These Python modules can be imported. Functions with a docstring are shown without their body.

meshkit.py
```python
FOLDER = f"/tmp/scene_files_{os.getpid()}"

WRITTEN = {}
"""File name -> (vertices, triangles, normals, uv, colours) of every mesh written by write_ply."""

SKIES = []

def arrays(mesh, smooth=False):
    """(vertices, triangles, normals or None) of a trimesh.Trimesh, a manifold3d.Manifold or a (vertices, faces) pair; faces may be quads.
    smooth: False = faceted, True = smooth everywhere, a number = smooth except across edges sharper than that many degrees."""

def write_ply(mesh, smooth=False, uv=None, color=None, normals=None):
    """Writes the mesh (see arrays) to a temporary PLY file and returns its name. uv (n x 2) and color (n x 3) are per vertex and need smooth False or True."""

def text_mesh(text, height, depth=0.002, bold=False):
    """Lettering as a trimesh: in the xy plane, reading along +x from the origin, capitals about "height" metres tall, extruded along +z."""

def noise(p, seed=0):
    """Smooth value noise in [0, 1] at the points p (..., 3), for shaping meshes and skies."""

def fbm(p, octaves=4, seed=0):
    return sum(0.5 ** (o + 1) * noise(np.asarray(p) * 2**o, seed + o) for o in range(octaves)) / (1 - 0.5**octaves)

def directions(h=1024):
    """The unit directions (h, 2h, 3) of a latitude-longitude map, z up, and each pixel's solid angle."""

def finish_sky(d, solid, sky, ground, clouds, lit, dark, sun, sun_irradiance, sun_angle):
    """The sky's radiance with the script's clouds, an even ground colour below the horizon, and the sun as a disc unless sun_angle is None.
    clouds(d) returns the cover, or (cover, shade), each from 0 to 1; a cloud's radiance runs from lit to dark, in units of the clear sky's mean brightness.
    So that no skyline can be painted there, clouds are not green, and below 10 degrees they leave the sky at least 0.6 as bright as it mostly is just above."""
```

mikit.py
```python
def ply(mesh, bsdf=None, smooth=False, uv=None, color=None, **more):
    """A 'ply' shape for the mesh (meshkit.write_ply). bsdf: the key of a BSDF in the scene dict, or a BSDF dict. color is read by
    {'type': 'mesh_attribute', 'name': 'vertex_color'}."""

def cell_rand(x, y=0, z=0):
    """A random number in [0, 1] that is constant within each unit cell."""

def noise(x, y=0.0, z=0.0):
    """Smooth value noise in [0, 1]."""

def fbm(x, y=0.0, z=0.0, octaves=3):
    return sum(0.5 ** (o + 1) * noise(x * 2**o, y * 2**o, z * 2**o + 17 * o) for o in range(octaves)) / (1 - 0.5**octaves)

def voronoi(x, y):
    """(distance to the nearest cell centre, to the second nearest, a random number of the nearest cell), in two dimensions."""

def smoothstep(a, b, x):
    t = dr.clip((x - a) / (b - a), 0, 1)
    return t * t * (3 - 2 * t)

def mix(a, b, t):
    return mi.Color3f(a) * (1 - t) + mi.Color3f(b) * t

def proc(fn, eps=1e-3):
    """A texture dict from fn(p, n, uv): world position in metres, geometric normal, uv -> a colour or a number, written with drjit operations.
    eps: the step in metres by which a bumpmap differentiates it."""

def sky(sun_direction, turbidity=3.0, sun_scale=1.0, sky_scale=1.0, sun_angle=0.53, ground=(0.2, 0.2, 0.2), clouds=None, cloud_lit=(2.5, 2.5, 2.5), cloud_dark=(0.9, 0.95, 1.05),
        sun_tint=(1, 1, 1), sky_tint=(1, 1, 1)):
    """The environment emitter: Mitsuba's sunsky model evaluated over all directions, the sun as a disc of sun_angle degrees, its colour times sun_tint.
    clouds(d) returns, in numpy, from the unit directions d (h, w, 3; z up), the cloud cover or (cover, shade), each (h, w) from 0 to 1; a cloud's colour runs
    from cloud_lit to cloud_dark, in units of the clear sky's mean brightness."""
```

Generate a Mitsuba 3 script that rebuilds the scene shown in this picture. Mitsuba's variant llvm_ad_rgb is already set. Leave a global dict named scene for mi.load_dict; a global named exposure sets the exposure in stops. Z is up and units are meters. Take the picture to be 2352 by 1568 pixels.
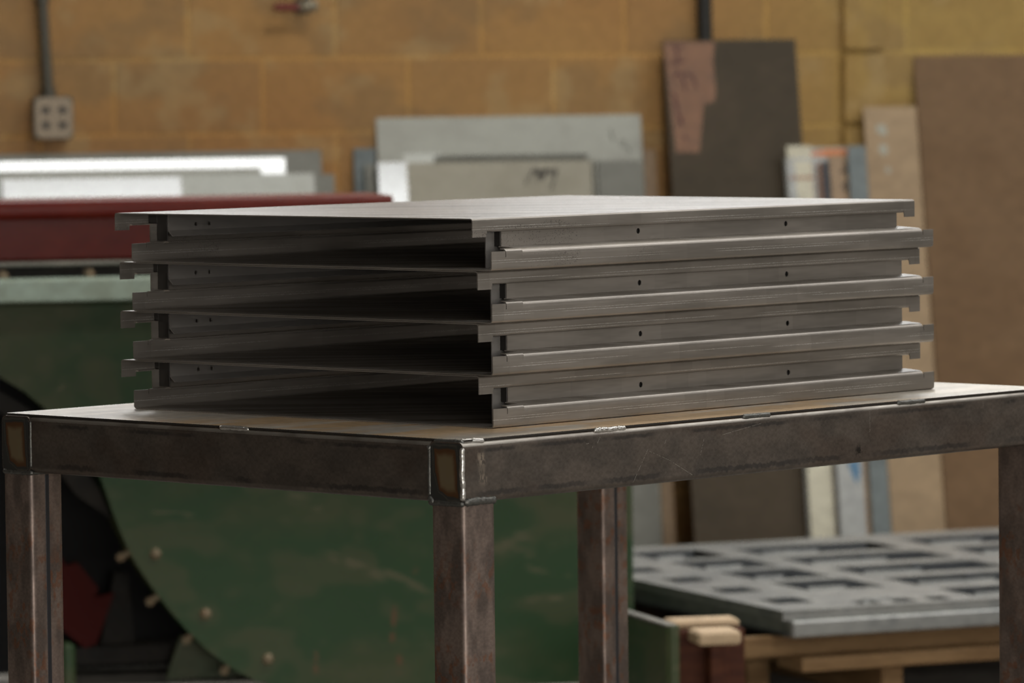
import math
import numpy as np
import trimesh
import manifold3d as m3
import drjit as dr
import mitsuba as mi
import mikit
from mikit import noise, fbm, cell_rand, smoothstep, mix, proc
from shapely.geometry import LineString, Polygon, Point, box as sbox
from shapely.ops import unary_union

T = mi.ScalarTransform4f
scene, labels = {}, {}

# ------------------------------------------------------------------ camera
# World: x along the block wall to the right, y into the wall, z up, floor at z = 0, camera above the origin.
HEAD, PITCH, ROLL, FPX = math.radians(12.5), 0.0551, -0.0114, 11336.0
CAM = np.array([0.0, 0.0, 1.3608])
FWD = np.array([math.cos(PITCH) * math.sin(HEAD), math.cos(PITCH) * math.cos(HEAD), -math.sin(PITCH)])
_r = np.cross(FWD, [0, 0, 1.0]); _r /= np.linalg.norm(_r)
_u = np.cross(_r, FWD)
RGT = math.cos(ROLL) * _r + math.sin(ROLL) * _u
UPV = -math.sin(ROLL) * _r + math.cos(ROLL) * _u
scene['camera'] = {'type': 'thinlens', 'fov': math.degrees(2 * math.atan(1176 / FPX)), 'fov_axis': 'x',
                   'aperture_radius': 0.0135, 'focus_distance': 7.05, 'near_clip': 0.1, 'far_clip': 100.0,
                   'to_world': T().look_at(origin=CAM.tolist(), target=(CAM + FWD).tolist(), up=UPV.tolist())}
exposure = -0.70

# ------------------------------------------------------------------ lights (the room's own, plus an added back window and roof light: see the builders of windows and lamps below)
WINDOW_RIGHT = [1.9, 1.85, 1.75]      # daylight through the frosted windows of the right wall
WINDOW_HIGH = [5.8, 5.9, 5.9]     # clerestory above the block wall
SKYLIGHT = [6.6, 6.6, 6.5]
ADDED_SKYLIGHT = [6.2, 6.1, 5.85]  # added roof light, placed to shine on the panel shoulders
HIGH_BAY = [150.0, 143.0, 128.0]      # lamp hanging in front of the block wall
ADDED_WINDOW_BACK = [15.5, 14.9, 13.9]       # window added behind the camera to brighten the panel insides          # translucent roof light
TUBE = [6.0, 5.8, 5.2]              # fluorescent tubes


def rays(px, py):
    return FWD + RGT * (px - 1176) / FPX - UPV * (py - 784) / FPX


def at(px, py, Y):
    d = rays(px, py)
    return CAM + d * (Y / d[1])


def hit(px, py, o, n):
    d = rays(px, py)
    return CAM + d * (np.dot(np.asarray(o, float) - CAM, n) / np.dot(d, n))


# ------------------------------------------------------------------ mesh helpers
def cbox(lo, hi, c=0.002):
    """A chamfered box between two corners."""
    lo, hi = np.minimum(lo, hi).astype(float), np.maximum(lo, hi).astype(float)
    c = min(c, 0.45 * float((hi - lo).min()))
    pts = []
    for i in np.ndindex(2, 2, 2):
        p = np.where(np.array(i) == 1, hi, lo)
        q = np.where(np.array(i) == 1, -1.0, 1.0) * c
        for k in range(3):
            w = p.copy()
            for j in range(3):
                if j != k:
                    w[j] += q[j]
            pts.append(w)
    return trimesh.convex.convex_hull(np.array(pts))


def cat(*ms):
    out = []
    for m in ms:
        out += list(m) if isinstance(m, (list, tuple)) else [m]
    return trimesh.util.concatenate(out)


def extrude(poly, h):
    polys = getattr(poly, 'geoms', [poly])
    return cat([trimesh.creation.extrude_polygon(g, h, engine='earcut') for g in polys if g.area > 1e-12])


def along_x(poly, x0, x1):
    """poly in (y, z), swept from x0 to x1."""
    m = extrude(poly, x1 - x0)
    v = np.array(m.vertices)
    return trimesh.Trimesh(np.stack([v[:, 2] + x0, v[:, 0], v[:, 1]], 1), m.faces, process=False)


def along_y(poly, y0, y1):
    """poly in (x, z), swept from y0 to y1."""
    m = extrude(poly, y1 - y0)
    v = np.array(m.vertices)
    return trimesh.Trimesh(np.stack([v[:, 0], v[:, 2] + y0, v[:, 1]], 1), np.array(m.faces)[:, ::-1], process=False)


def along_z(poly, z0, z1):
    m = extrude(poly, z1 - z0)
    m.apply_translation([0, 0, z0])
    return m


def rrect(x0, y0, x1, y1, r, n=5):
    return sbox(x0 + r, y0 + r, x1 - r, y1 - r).buffer(r, quad_segs=n)


def fillet(pts, r, n=7):
    """The polyline with its corners rounded."""
    P = [np.array(p, float) for p in pts]
    out = [P[0]]
    for q, (a, b, c) in enumerate(zip(P, P[1:], P[2:])):
        u, w = (a - b) / np.linalg.norm(a - b), (c - b) / np.linalg.norm(c - b)
        ang = math.acos(float(np.clip(u @ w, -1, 1)))
        rr = r[min(q, len(r) - 1)] if isinstance(r, (list, tuple)) else r
        d = min(rr / math.tan(ang / 2), 0.48 * np.linalg.norm(a - b), 0.48 * np.linalg.norm(c - b))
        s, e = b + u * d, b + w * d
        for k in range(n + 1):
            t = k / n
            out.append((1 - t) ** 2 * s + 2 * t * (1 - t) * b + t * t * e)
    out.append(P[-1])
    return out


def sheet(pts, t, r=0.004):
    return LineString(fillet(pts, r)).buffer(t / 2, cap_style='flat', join_style='round', quad_segs=3)


def tube(path, rad, sides=12):
    """A tube along a 3-D polyline, closed, radius per point."""
    P = np.array(path, float)
    R = np.broadcast_to(np.asarray(rad, float), (len(P),))
    t = np.gradient(P, axis=0)
    t /= np.linalg.norm(t, axis=1, keepdims=True)
    ref = np.array([0, 0, 1.0]) if abs(t[0][2]) < 0.8 else np.array([1.0, 0, 0])
    a = np.cross(t, ref); a /= np.linalg.norm(a, axis=1, keepdims=True)
    b = np.cross(t, a)
    ang = np.arange(sides) * 2 * np.pi / sides
    v = P[:, None] + R[:, None, None] * (np.cos(ang)[None, :, None] * a[:, None] + np.sin(ang)[None, :, None] * b[:, None])
    v = np.vstack([v.reshape(-1, 3), P[:1], P[-1:]])
    f, n = [], len(P)
    for i in range(n - 1):
        for j in range(sides):
            k = (j + 1) % sides
            f += [[i * sides + j, (i + 1) * sides + k, i * sides + k], [i * sides + j, (i + 1) * sides + j, (i + 1) * sides + k]]
    for j in range(sides):
        k = (j + 1) % sides
        f += [[n * sides, j, k], [n * sides + 1, (n - 1) * sides + k, (n - 1) * sides + j]]
    m = trimesh.Trimesh(v, f, process=False)
    if m.volume < 0:
        m.invert()
    return m


def cyl(p0, p1, r, sides=24):
    m = trimesh.creation.cylinder(radius=r, segment=[p0, p1], sections=sides)
    return m


def weld(p0, p1, r, seed=0, step=0.0016, wob=0.25, sag=None):
    """A weld bead: a rippled, uneven tube from p0 to p1."""
    g = np.random.default_rng(seed)
    p0, p1 = np.array(p0, float), np.array(p1, float)
    L = np.linalg.norm(p1 - p0)
    n = max(6, int(L / step))
    s = np.linspace(0, 1, n)
    P = p0 + (p1 - p0) * s[:, None]
    d = np.cumsum(g.normal(0, 1, (n, 3)), 0)
    d -= np.linspace(d[0], d[-1], n)
    d = d / (np.abs(d).max() + 1e-9) * r * wob
    rr = r * (1 + 0.18 * np.abs(np.sin(s * L / 0.0034 * np.pi)) + g.normal(0, 0.06, n))
    rr *= np.clip(np.minimum(s, 1 - s) * L / r * 0.8 + 0.45, 0, 1)
    return tube(P + d, rr, 12)


def lathe(profile, sides=24):
    """(radius, z) revolved about z."""
    return trimesh.creation.revolve(np.array(profile, float), sections=sides)


def place(m, M):
    m = m.copy()
    m.apply_transform(np.array(M, float))
    return m


def rotz(a, o=(0, 0, 0)):
    M = np.eye(4)
    M[:2, :2] = [[math.cos(a), -math.sin(a)], [math.sin(a), math.cos(a)]]
    M[:3, 3] = o
    return M


def frame(o, x, y, z):
    M = np.eye(4)
    M[:3, 0], M[:3, 1], M[:3, 2], M[:3, 3] = x, y, z, o
    return M


def num(name):
    if name not in scene:
        return name
    k = 1
    while f'{name}_{k:03d}' in scene:
        k += 1
    return f'{name}_{k:03d}'


_things = set()


def thing(name, label, category, group=None, kind=None):
    key, k = name, 0
    while key in _things:
        k += 1
        key = f'{name}_{k:03d}'
    _things.add(key)
    labels[key] = {'label': label, 'category': category}
    if group:
        labels[key]['group'] = group
    if kind:
        labels[key]['kind'] = kind
    return key


def struct(name, mesh, bsdf, label=None, smooth=False, **kw):
    scene[name] = mikit.ply(mesh, bsdf, smooth, **kw)
    labels[name] = {'kind': 'structure', 'label': label or name.replace('_', ' ')}
    return name


def part(parent, name, mesh, bsdf, label=None, smooth=False, M=None, **kw):
    key = num(f'{parent}__{name}')
    d = mesh if isinstance(mesh, dict) else mikit.ply(mesh, bsdf, smooth, **kw)
    if M is not None:
        d = {**d, 'to_world': T(np.array(M, float))}
    scene[key] = d
    if label:
        labels[key] = {'label': label}
    return key


def single(name, mesh, bsdf, label, category, group=None, smooth=False):
    key = thing(name, label, category, group)
    scene[key] = mikit.ply(mesh, bsdf, smooth)
    return key


# ------------------------------------------------------------------ frames of the table and of the stack on it
TZ = 0.86
T0 = np.array([1.37544, 6.51721])
TA = math.radians(34.19)
TU, TV, TL, TH = 1.3193, 0.9501, 0.0635, 0.0863
MT = rotz(TA, (T0[0], T0[1], TZ))
SU, SV, SP = 1.0015, 0.7336, 0.0116
MS = MT @ rotz(SP, (0.1816, 0.1153, 0.0))
SA = TA + SP
S0 = MS[:3, 3]
HP = 0.0732


def t_local(p):
    x, y = p.x - T0[0], p.y - T0[1]
    c, s = math.cos(TA), math.sin(TA)
    return c * x + s * y, -s * x + c * y, p.z - TZ


def s_local(p):
    x, y = p.x - S0[0], p.y - S0[1]
    c, s = math.cos(SA), math.sin(SA)
    return c * x + s * y, -s * x + c * y, p.z - TZ


def pix(px, py, M, axis, val):
    """Local coordinates, in frame M, of the point of the plane (axis = val) seen at the pixel."""
    n = M[:3, axis]
    w = hit(px, py, M[:3, 3] + n * val, n)
    return M[:3, :3].T @ (w - M[:3, 3])


# ------------------------------------------------------------------ materials
def mat(name, color, rough=0.5, metal=0.0, spec=0.5, bump=None, bump_scale=None, **more):
    tex = lambda x: proc(x) if callable(x) else ({'type': 'rgb', 'value': list(x)} if isinstance(x, (list, tuple)) else x)
    b = {'type': 'principled', 'base_color': tex(color), 'roughness': tex(rough), 'metallic': metal, 'specular': spec, **more}
    if bump is not None:
        b = {'type': 'bumpmap', 'arbitrary': proc(bump, eps=4e-4), 'scale': bump_scale or 1.0, 'bsdf': b}
    scene[name] = {'type': 'twosided', 'bsdf': b}
    return name


def c3(v):
    return mi.Color3f(*[float(x) for x in v])


def seg_mask(a, b, a0, b0, a1, b1, w):
    """1 on the segment (a0, b0)-(a1, b1) of half-width w."""
    da, db = a1 - a0, b1 - b0
    t = dr.clip(((a - a0) * da + (b - b0) * db) / (da * da + db * db + 1e-12), 0, 1)
    d = dr.sqrt(dr.square(a - a0 - t * da) + dr.square(b - b0 - t * db))
    return 1 - smoothstep(0.4 * w, w, d)


# --- painted block wall
def wall_color(p, n, uv):
    big = fbm(p.x * 1.3 + 3, p.z * 1.7, 0.5, 3)
    mid = fbm(p.x * 7, p.z * 9, 3.1, 4)
    fine = fbm(p.x * 60, p.z * 60, 1.0, 2)
    row = dr.floor((p.z - 1.3975) / 0.2032)
    col = dr.floor((p.x - 2.0534) / 0.4064 + 0.5 * row)
    tone = cell_rand(col, row, 5)
    left = mix((0.40, 0.195, 0.060), (0.465, 0.255, 0.080), smoothstep(0.3, 0.7, big))
    left = mix(left, (0.30, 0.17, 0.07), 0.35 * tone)
    right = mix((0.38, 0.245, 0.075), (0.44, 0.295, 0.09), smoothstep(0.35, 0.65, mid))
    c = mix(left, right, smoothstep(3.35, 4.1, p.x))
    c = mix(c, (0.27, 0.17, 0.075), 0.5 * smoothstep(0.52, 0.72, mid))
    c = mix(c, (0.50, 0.36, 0.17), 0.35 * smoothstep(0.56, 0.75, fbm(p.x * 11 + 9, p.z * 12, 7.0, 3)))
    return c * (0.85 + 0.15 * fine)


mat('mat_wall', wall_color, 0.55, spec=0.35)
mat('mat_mortar', lambda p, n, uv: wall_color(p, n, uv) * mi.Color3f(1.28, 1.33, 1.32), 0.6, spec=0.3)
mat('mat_wall_plain', (0.10, 0.085, 0.07), 0.8, spec=0.2)
mat('mat_ceiling', (0.20, 0.19, 0.17), 0.8, spec=0.2)


def floor_color(p, n, uv):
    return mix((0.20, 0.185, 0.165), (0.28, 0.26, 0.23), smoothstep(0.3, 0.7, fbm(p.x * 2, p.y * 2, 0, 4))) * (0.85 + 0.3 * fbm(p.x * 30, p.y * 30, 0, 2))


mat('mat_floor', floor_color, 0.55, spec=0.3)


# --- the table
_right_marks = []      # (u0, z0, u1, z1, half-width) of bright scratches on the front rail's right face
for a, b, w in (((1488, 1032), (1453, 1111), .0006), ((1492, 1036), (1541, 1058), .0004), ((1546, 1062), (1590, 1090), .0006), ((1617, 1008), (1609, 1044), .0007),
                ((1660, 998), (1748, 972), .0006), ((1352, 1018), (1347, 1019), .0008), ((1378, 1004), (1373, 1016), .0009), ((1998, 945), (1998, 992), .0005),
                ((2258, 926), (2258, 932), .0008), ((2320, 915), (2320, 924), .0005), ((1530, 1010), (1527, 1018), .0005), ((1362, 1024), (1360, 1029), .0005)):
    A, B = pix(*a, MT, 1, 0.0), pix(*b, MT, 1, 0.0)
    _right_marks.append((float(A[0]), float(A[2]), float(B[0]), float(B[2]), w))
_smear = pix(1103, 1075, MT, 1, 0.0)
_blotch = pix(1973, 1036, MT, 1, 0.0)


def rail_color(p, n, uv):
    u, v, z = t_local(p)
    m1 = fbm(u * 30, v * 30, z * 30, 4)
    m2 = fbm(u * 9 + 4, v * 9, z * 14, 3)
    sp = fbm(u * 240, v * 240, z * 240, 2)
    c = mix((0.126, 0.108, 0.094), (0.165, 0.138, 0.118), smoothstep(0.3, 0.7, m1))
    c = mix(c, (0.115, 0.080, 0.062), 0.4 * smoothstep(0.48, 0.7, m2))
    c = c * (0.8 + 0.4 * sp)
    # scale along the bends, dark and ragged
    edge = (fbm(u * 160, v * 160, 3.0, 4) - 0.5) * 0.0055
    low = (1 - smoothstep(0.0018, 0.0050, dr.abs(z + 0.0745 + edge))) + (1 - smoothstep(0.001, 0.004, dr.abs(z + 0.0155 + 0.6 * edge)))
    c = mix(c, (0.030, 0.032, 0.036), dr.clip(0.5 * low, 0, 0.5) * smoothstep(0.3, 0.55, fbm(u * 14, v * 14, z * 3 + 5, 3)))
    # reflected highlight on the tops of the bends, painted into the colour
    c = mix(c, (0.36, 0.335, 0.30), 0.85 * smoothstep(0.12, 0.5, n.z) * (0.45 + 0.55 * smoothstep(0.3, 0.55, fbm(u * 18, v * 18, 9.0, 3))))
    right = smoothstep(0.004, 0.001, v) * 1.0
    s = mi.Float(0)
    for a0, b0, a1, b1, w in _right_marks:
        s = dr.maximum(s, seg_mask(u, z, a0, b0, a1, b1, w))
    c = mix(c, (0.50, 0.47, 0.42), 0.5 * s * right * smoothstep(0.2, 0.5, noise(u * 700, z * 700, 2)))
    du, dz = u - float(_smear[0]), z - float(_smear[2])
    lean_ = du + 0.12 * (dz + 0.005)
    smear = smoothstep(0.011, 0.003, dr.abs(lean_ - 0.004)) * smoothstep(0.027, 0.014, dr.abs(dz)) * smoothstep(0.34, 0.58, fbm(u * 420, z * 190, 0, 3)) * (0.45 + 0.55 * smoothstep(0.004, 0.012, dr.abs(dz + 0.002)))
    c = mix(c, (0.42, 0.35, 0.28), 0.75 * smear * right)
    db = dr.sqrt(dr.square(u - float(_blotch[0])) + dr.square(z - float(_blotch[2])))
    c = mix(c, (0.02, 0.018, 0.015), 0.8 * right * smoothstep(0.012, 0.004, db) * smoothstep(0.35, 0.6, fbm(u * 200, z * 200, 4, 2)))
    return c


def rail_rough(p, n, uv):
    u, v, z = t_local(p)
    return 0.34 + 0.2 * fbm(u * 40, v * 40, z * 40, 3)


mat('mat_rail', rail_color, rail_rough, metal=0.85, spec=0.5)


def leg_color(p, n, uv):
    u, v, z = t_local(p)
    m1 = fbm(u * 60, v * 60, z * 18, 4)
    m2 = fbm(u * 140 + 7, v * 140, z * 70, 3)
    c = mix((0.15, 0.118, 0.103), (0.26, 0.20, 0.172), smoothstep(0.3, 0.7, m1))
    rust = smoothstep(0.50, 0.66, m2) * smoothstep(-0.10, -0.24, z) * smoothstep(0.35, 0.6, fbm(u * 25, v * 25, z * 16 + 3, 3))
    c = mix(c, (0.24, 0.085, 0.03), 0.55 * rust)
    c = c * (0.8 + 0.4 * fbm(u * 300, v * 300, z * 300, 2))
    return c


mat('mat_leg', leg_color, lambda p, n, uv: 0.36 + 0.2 * fbm(p.x * 50, p.y * 50, p.z * 30, 3), metal=0.8, spec=0.5)
mat('mat_seam', (0.030, 0.030, 0.034), 0.5, metal=0.4)


def cap_color(p, n, uv):
    u, v, z = t_local(p)
    vv = dr.select(v > 0.5, v - (TV - TL), v)          # both caps
    a = (vv - 0.0315 - 0.08 * (z + 0.045)) / 0.0205
    b = (z + 0.045) / 0.033
    r = dr.maximum(dr.abs(a), dr.abs(b)) + 0.12 * (fbm(v * 90, z * 90, 0, 2) - 0.5) + 0.45 * dr.maximum(a, 0) * dr.maximum(-b, 0)
    c = mix((0.19, 0.145, 0.083), (0.105, 0.048, 0.02), smoothstep(0.55, 0.9, r))
    c = mix(c, (0.045, 0.045, 0.042), smoothstep(0.92, 1.05, r))
    c = mix(c, (0.075, 0.07, 0.058), smoothstep(1.08, 1.12, r) * (1 - smoothstep(1.16, 1.2, r)))
    return c


mat('mat_cap', cap_color, 0.42, metal=0.6)
mat('mat_weld', lambda p, n, uv: mix((0.075, 0.082, 0.078), (0.19, 0.18, 0.165), fbm(p.x * 300, p.y * 300, p.z * 300, 3)), 0.45, metal=0.8)
mat('mat_weld_bright', lambda p, n, uv: mix((0.45, 0.44, 0.42), (0.75, 0.72, 0.68), fbm(p.x * 500, p.y * 500, p.z * 500, 2)), 0.3, metal=0.9)


def top_color(p, n, uv):
    u, v, z = t_local(p)
    m1 = fbm(u * 5 + 2, v * 22, 0, 4)
    m2 = fbm(u * 3, v * 3 + 9, 4, 3)
    c = mix((0.48, 0.435, 0.375), (0.62, 0.56, 0.48), smoothstep(0.3, 0.7, m1))
    tan = smoothstep(0.34, 0.62, m2 + 0.25 * smoothstep(1.25, 0.2, u) * smoothstep(0.75, 0.05, v) - 0.02)
    c = mix(c, (0.58, 0.385, 0.20), 0.8 * tan * smoothstep(0.25, 0.6, fbm(u * 8, v * 30, 2, 3)))
    c = c * (0.9 + 0.2 * fbm(u * 80, v * 80, 0, 2))
    return mix((0.035, 0.030, 0.026), c, smoothstep(0.3, 0.6, dr.abs(n.z)))          # dark scale on the sheared edge, with the gap shadow below painted in


mat('mat_tabletop', top_color, lambda p, n, uv: 0.36 + 0.12 * fbm(p.x * 20, p.y * 20, 1, 3), metal=0.45, spec=0.6)


# --- the folded steel panels
def panel_color(p, n, uv):
    u, v, z = s_local(p)
    k = dr.floor(z / HP)
    q = z - k * HP
    m1 = fbm(u * 7, v * 7, z * 40, 3)
    c = mix((0.222, 0.199, 0.174), (0.29, 0.260, 0.229), smoothstep(0.3, 0.7, m1))
    band = cell_rand(dr.floor(u * 14 + 3 * noise(u * 5, k, 0)), k, 2)
    c = c * (0.93 + 0.12 * band)
    c = c * (0.93 + 0.14 * fbm(u * 30, v * 30, z * 300, 2))
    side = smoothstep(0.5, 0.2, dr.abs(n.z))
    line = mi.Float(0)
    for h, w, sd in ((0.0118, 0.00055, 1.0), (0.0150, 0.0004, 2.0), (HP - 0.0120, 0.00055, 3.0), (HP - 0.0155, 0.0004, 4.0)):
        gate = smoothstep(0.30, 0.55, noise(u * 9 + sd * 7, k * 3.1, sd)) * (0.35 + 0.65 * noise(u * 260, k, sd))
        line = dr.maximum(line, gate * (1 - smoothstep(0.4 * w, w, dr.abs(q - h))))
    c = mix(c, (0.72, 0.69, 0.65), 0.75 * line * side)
    dots = smoothstep(0.70, 0.78, noise(u * 780, z * 780, v * 780)) * smoothstep(0.54, 0.66, fbm(u * 12, z * 30, 1.0, 2)) * smoothstep(0.40, 0.2, u) * smoothstep(2.5, 2.6, k)
    c = mix(c, (0.08, 0.07, 0.062), 0.5 * dots * side)
    st = fbm((u - v) * 1.6, (u + v) * 26, k, 3)  # streaked reflections on the top sheet, painted into the colour
    flat = smoothstep(0.96, 0.99, dr.abs(n.z))
    c = c * mix((0.76, 0.75, 0.73), (1.1, 1.12, 1.15), smoothstep(0.3, 0.7, st) * flat + 0.68 * (1 - flat))
    return c


def panel_rough(p, n, uv):
    u, v, z = s_local(p)
    flat = smoothstep(0.96, 0.99, dr.abs(n.z))
    return 0.28 + 0.18 * (fbm((u - v) * 1.6 + 4, (u + v) * 24, 1.0, 3) * flat + 0.45 * (1 - flat))


mat('mat_panel', panel_color, panel_rough, metal=0.6, spec=0.5)
mat('mat_flange_shaded', (0.035, 0.033, 0.031), 0.45, metal=0.8)  # left-facing flanges: their shade is put into the colour
mat('mat_panel_liner', lambda p, n, uv: mix((0.17, 0.16, 0.15), (0.23, 0.215, 0.20), fbm(p.x * 12, p.y * 12, p.z * 60, 3)), 0.5, metal=0.3)

# ------------------------------------------------------------------ the room
YW = 13.2776
XL, XR, YB, ZC = -5.0, 10.0, -5.0, 5.2
SOIL = 0.002
struct('floor', cbox((XL, YB, -0.1), (XR, YW, 0.0), 0.001), 'mat_floor', 'grey concrete workshop floor')
struct('ceiling', cbox((XL, YB, ZC), (XR, YW + 0.2, ZC + 0.1), 0.001), 'mat_ceiling', 'ceiling of the workshop')
struct('wall_left', cbox((XL - 0.2, YB, 0), (XL, YW, ZC), 0.001), 'mat_wall_plain', 'left wall of the workshop')
struct('wall_right', cbox((XR, YB, 0), (XR + 0.2, YW, ZC), 0.001), 'mat_wall_plain', 'right wall of the workshop')
struct('wall_front', cbox((XL, YB - 0.2, 0), (XR, YB, ZC), 0.001), 'mat_wall_plain', 'wall behind the camera')
struct('wall_back', cbox((XL, YW + SOIL, 0), (XR, YW + 0.2, ZC), 0.001), 'mat_mortar', 'ochre painted concrete block wall')
# single blocks, laid in running bond
BW, BH = 0.4064, 0.2032
_blk = mikit.ply(cbox((-BW / 2 + 0.0045, 0, -BH / 2 + 0.0045), (BW / 2 - 0.0045, 0.02, BH / 2 - 0.0045), 0.0035), 'mat_wall')
_g = np.random.default_rng(4)
for r in range(-7, 4):
    z = 1.3975 + (r + 0.5) * BH
    if z - BH / 2 < -0.03:
        continue
    for k in range(-5, 11):
        x = 2.0534 + (k + 0.5) * BW - (0 if r % 2 == 0 else BW / 2)
        M = np.eye(4); M[:3, 3] = (x, YW + 0.0006 * _g.uniform(-1, 1), z)
        part('wall_back', 'block', _blk, None, M=M)
# the narrow pier of stacked half blocks on the wall
_pier = mikit.ply(cbox((-0.062, -0.024, -BH / 2 + 0.006), (0.062, 0.0, BH / 2 - 0.006), 0.005), 'mat_wall')
for r in range(-6, 4):
    M = np.eye(4); M[:3, 3] = (3.957, YW - 0.001, 1.3975 + (r + 0.5) * BH)
    part('wall_back', 'pier_block', _pier, None, M=M)


def emit(name, lo, hi, rgb, inward, frame_mat='mat_wall_plain', label=''):
    """A lit frosted window or roof light: a pane in its frame."""
    lo, hi = np.array(lo, float), np.array(hi, float)
    ax = int(np.argmin(hi - lo))
    m = trimesh.creation.box(bounds=[lo, hi])
    keep = m.face_normals[:, ax] * inward > 0.5
    m = trimesh.Trimesh(m.vertices, m.faces[keep], process=True)
    scene[name + '__pane'] = mikit.ply(m, {'type': 'diffuse', 'reflectance': {'type': 'rgb', 'value': [0.3, 0.3, 0.3]}}, emitter={'type': 'area', 'radiance': {'type': 'rgb', 'value': rgb}})
    labels[name] = {'kind': 'structure', 'label': label}
    bars = []
    o = [k for k in range(3) if k != ax]
    for k in o:
        for e in (lo[k], hi[k]):
            a, b = lo.copy(), hi.copy()
            a[k], b[k] = e - 0.04, e + 0.04
            j = [q for q in o if q != k][0]
            a[j] -= 0.04; b[j] += 0.04
            a[ax] -= 0.02; b[ax] += 0.02
            bars.append(cbox(a, b, 0.004))
    scene[name + '__frame'] = mikit.ply(cat(bars), frame_mat)


emit('window_1', (XR - 0.03, -3.5, 1.1), (XR - 0.01, 0.5, 3.6), WINDOW_RIGHT, -1, label='frosted window of the right wall')
emit('window_2', (XR - 0.03, 1.0, 1.1), (XR - 0.01, 5.0, 3.6), WINDOW_RIGHT, -1, label='frosted window of the right wall')
emit('window_3', (-2.0, YW - 0.03, 2.3), (2.4, YW - 0.01, 4.3), WINDOW_HIGH, -1, label='clerestory window above the block wall')
emit('window_4', (2.8, YW - 0.03, 2.3), (8.0, YW - 0.01, 4.3), WINDOW_HIGH, -1, label='clerestory window above the block wall')
emit('added_window_6', (-1.6, YB + 0.01, 0.5), (4.2, YB + 0.03, 3.3), ADDED_WINDOW_BACK, 1, label='added frosted window behind the camera, lighting the panel insides')
emit('added_window_7', (4.3, 7.4, ZC - 0.03), (9.2, 10.6, ZC - 0.01), ADDED_SKYLIGHT, -1, label='added translucent roof light that brightens the panel shoulders')
emit('window_5', (1.0, 1.6, ZC - 0.03), (9.0, 3.4, ZC - 0.01), SKYLIGHT, -1, label='added translucent roof light that brightens the panel shoulders')

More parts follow.
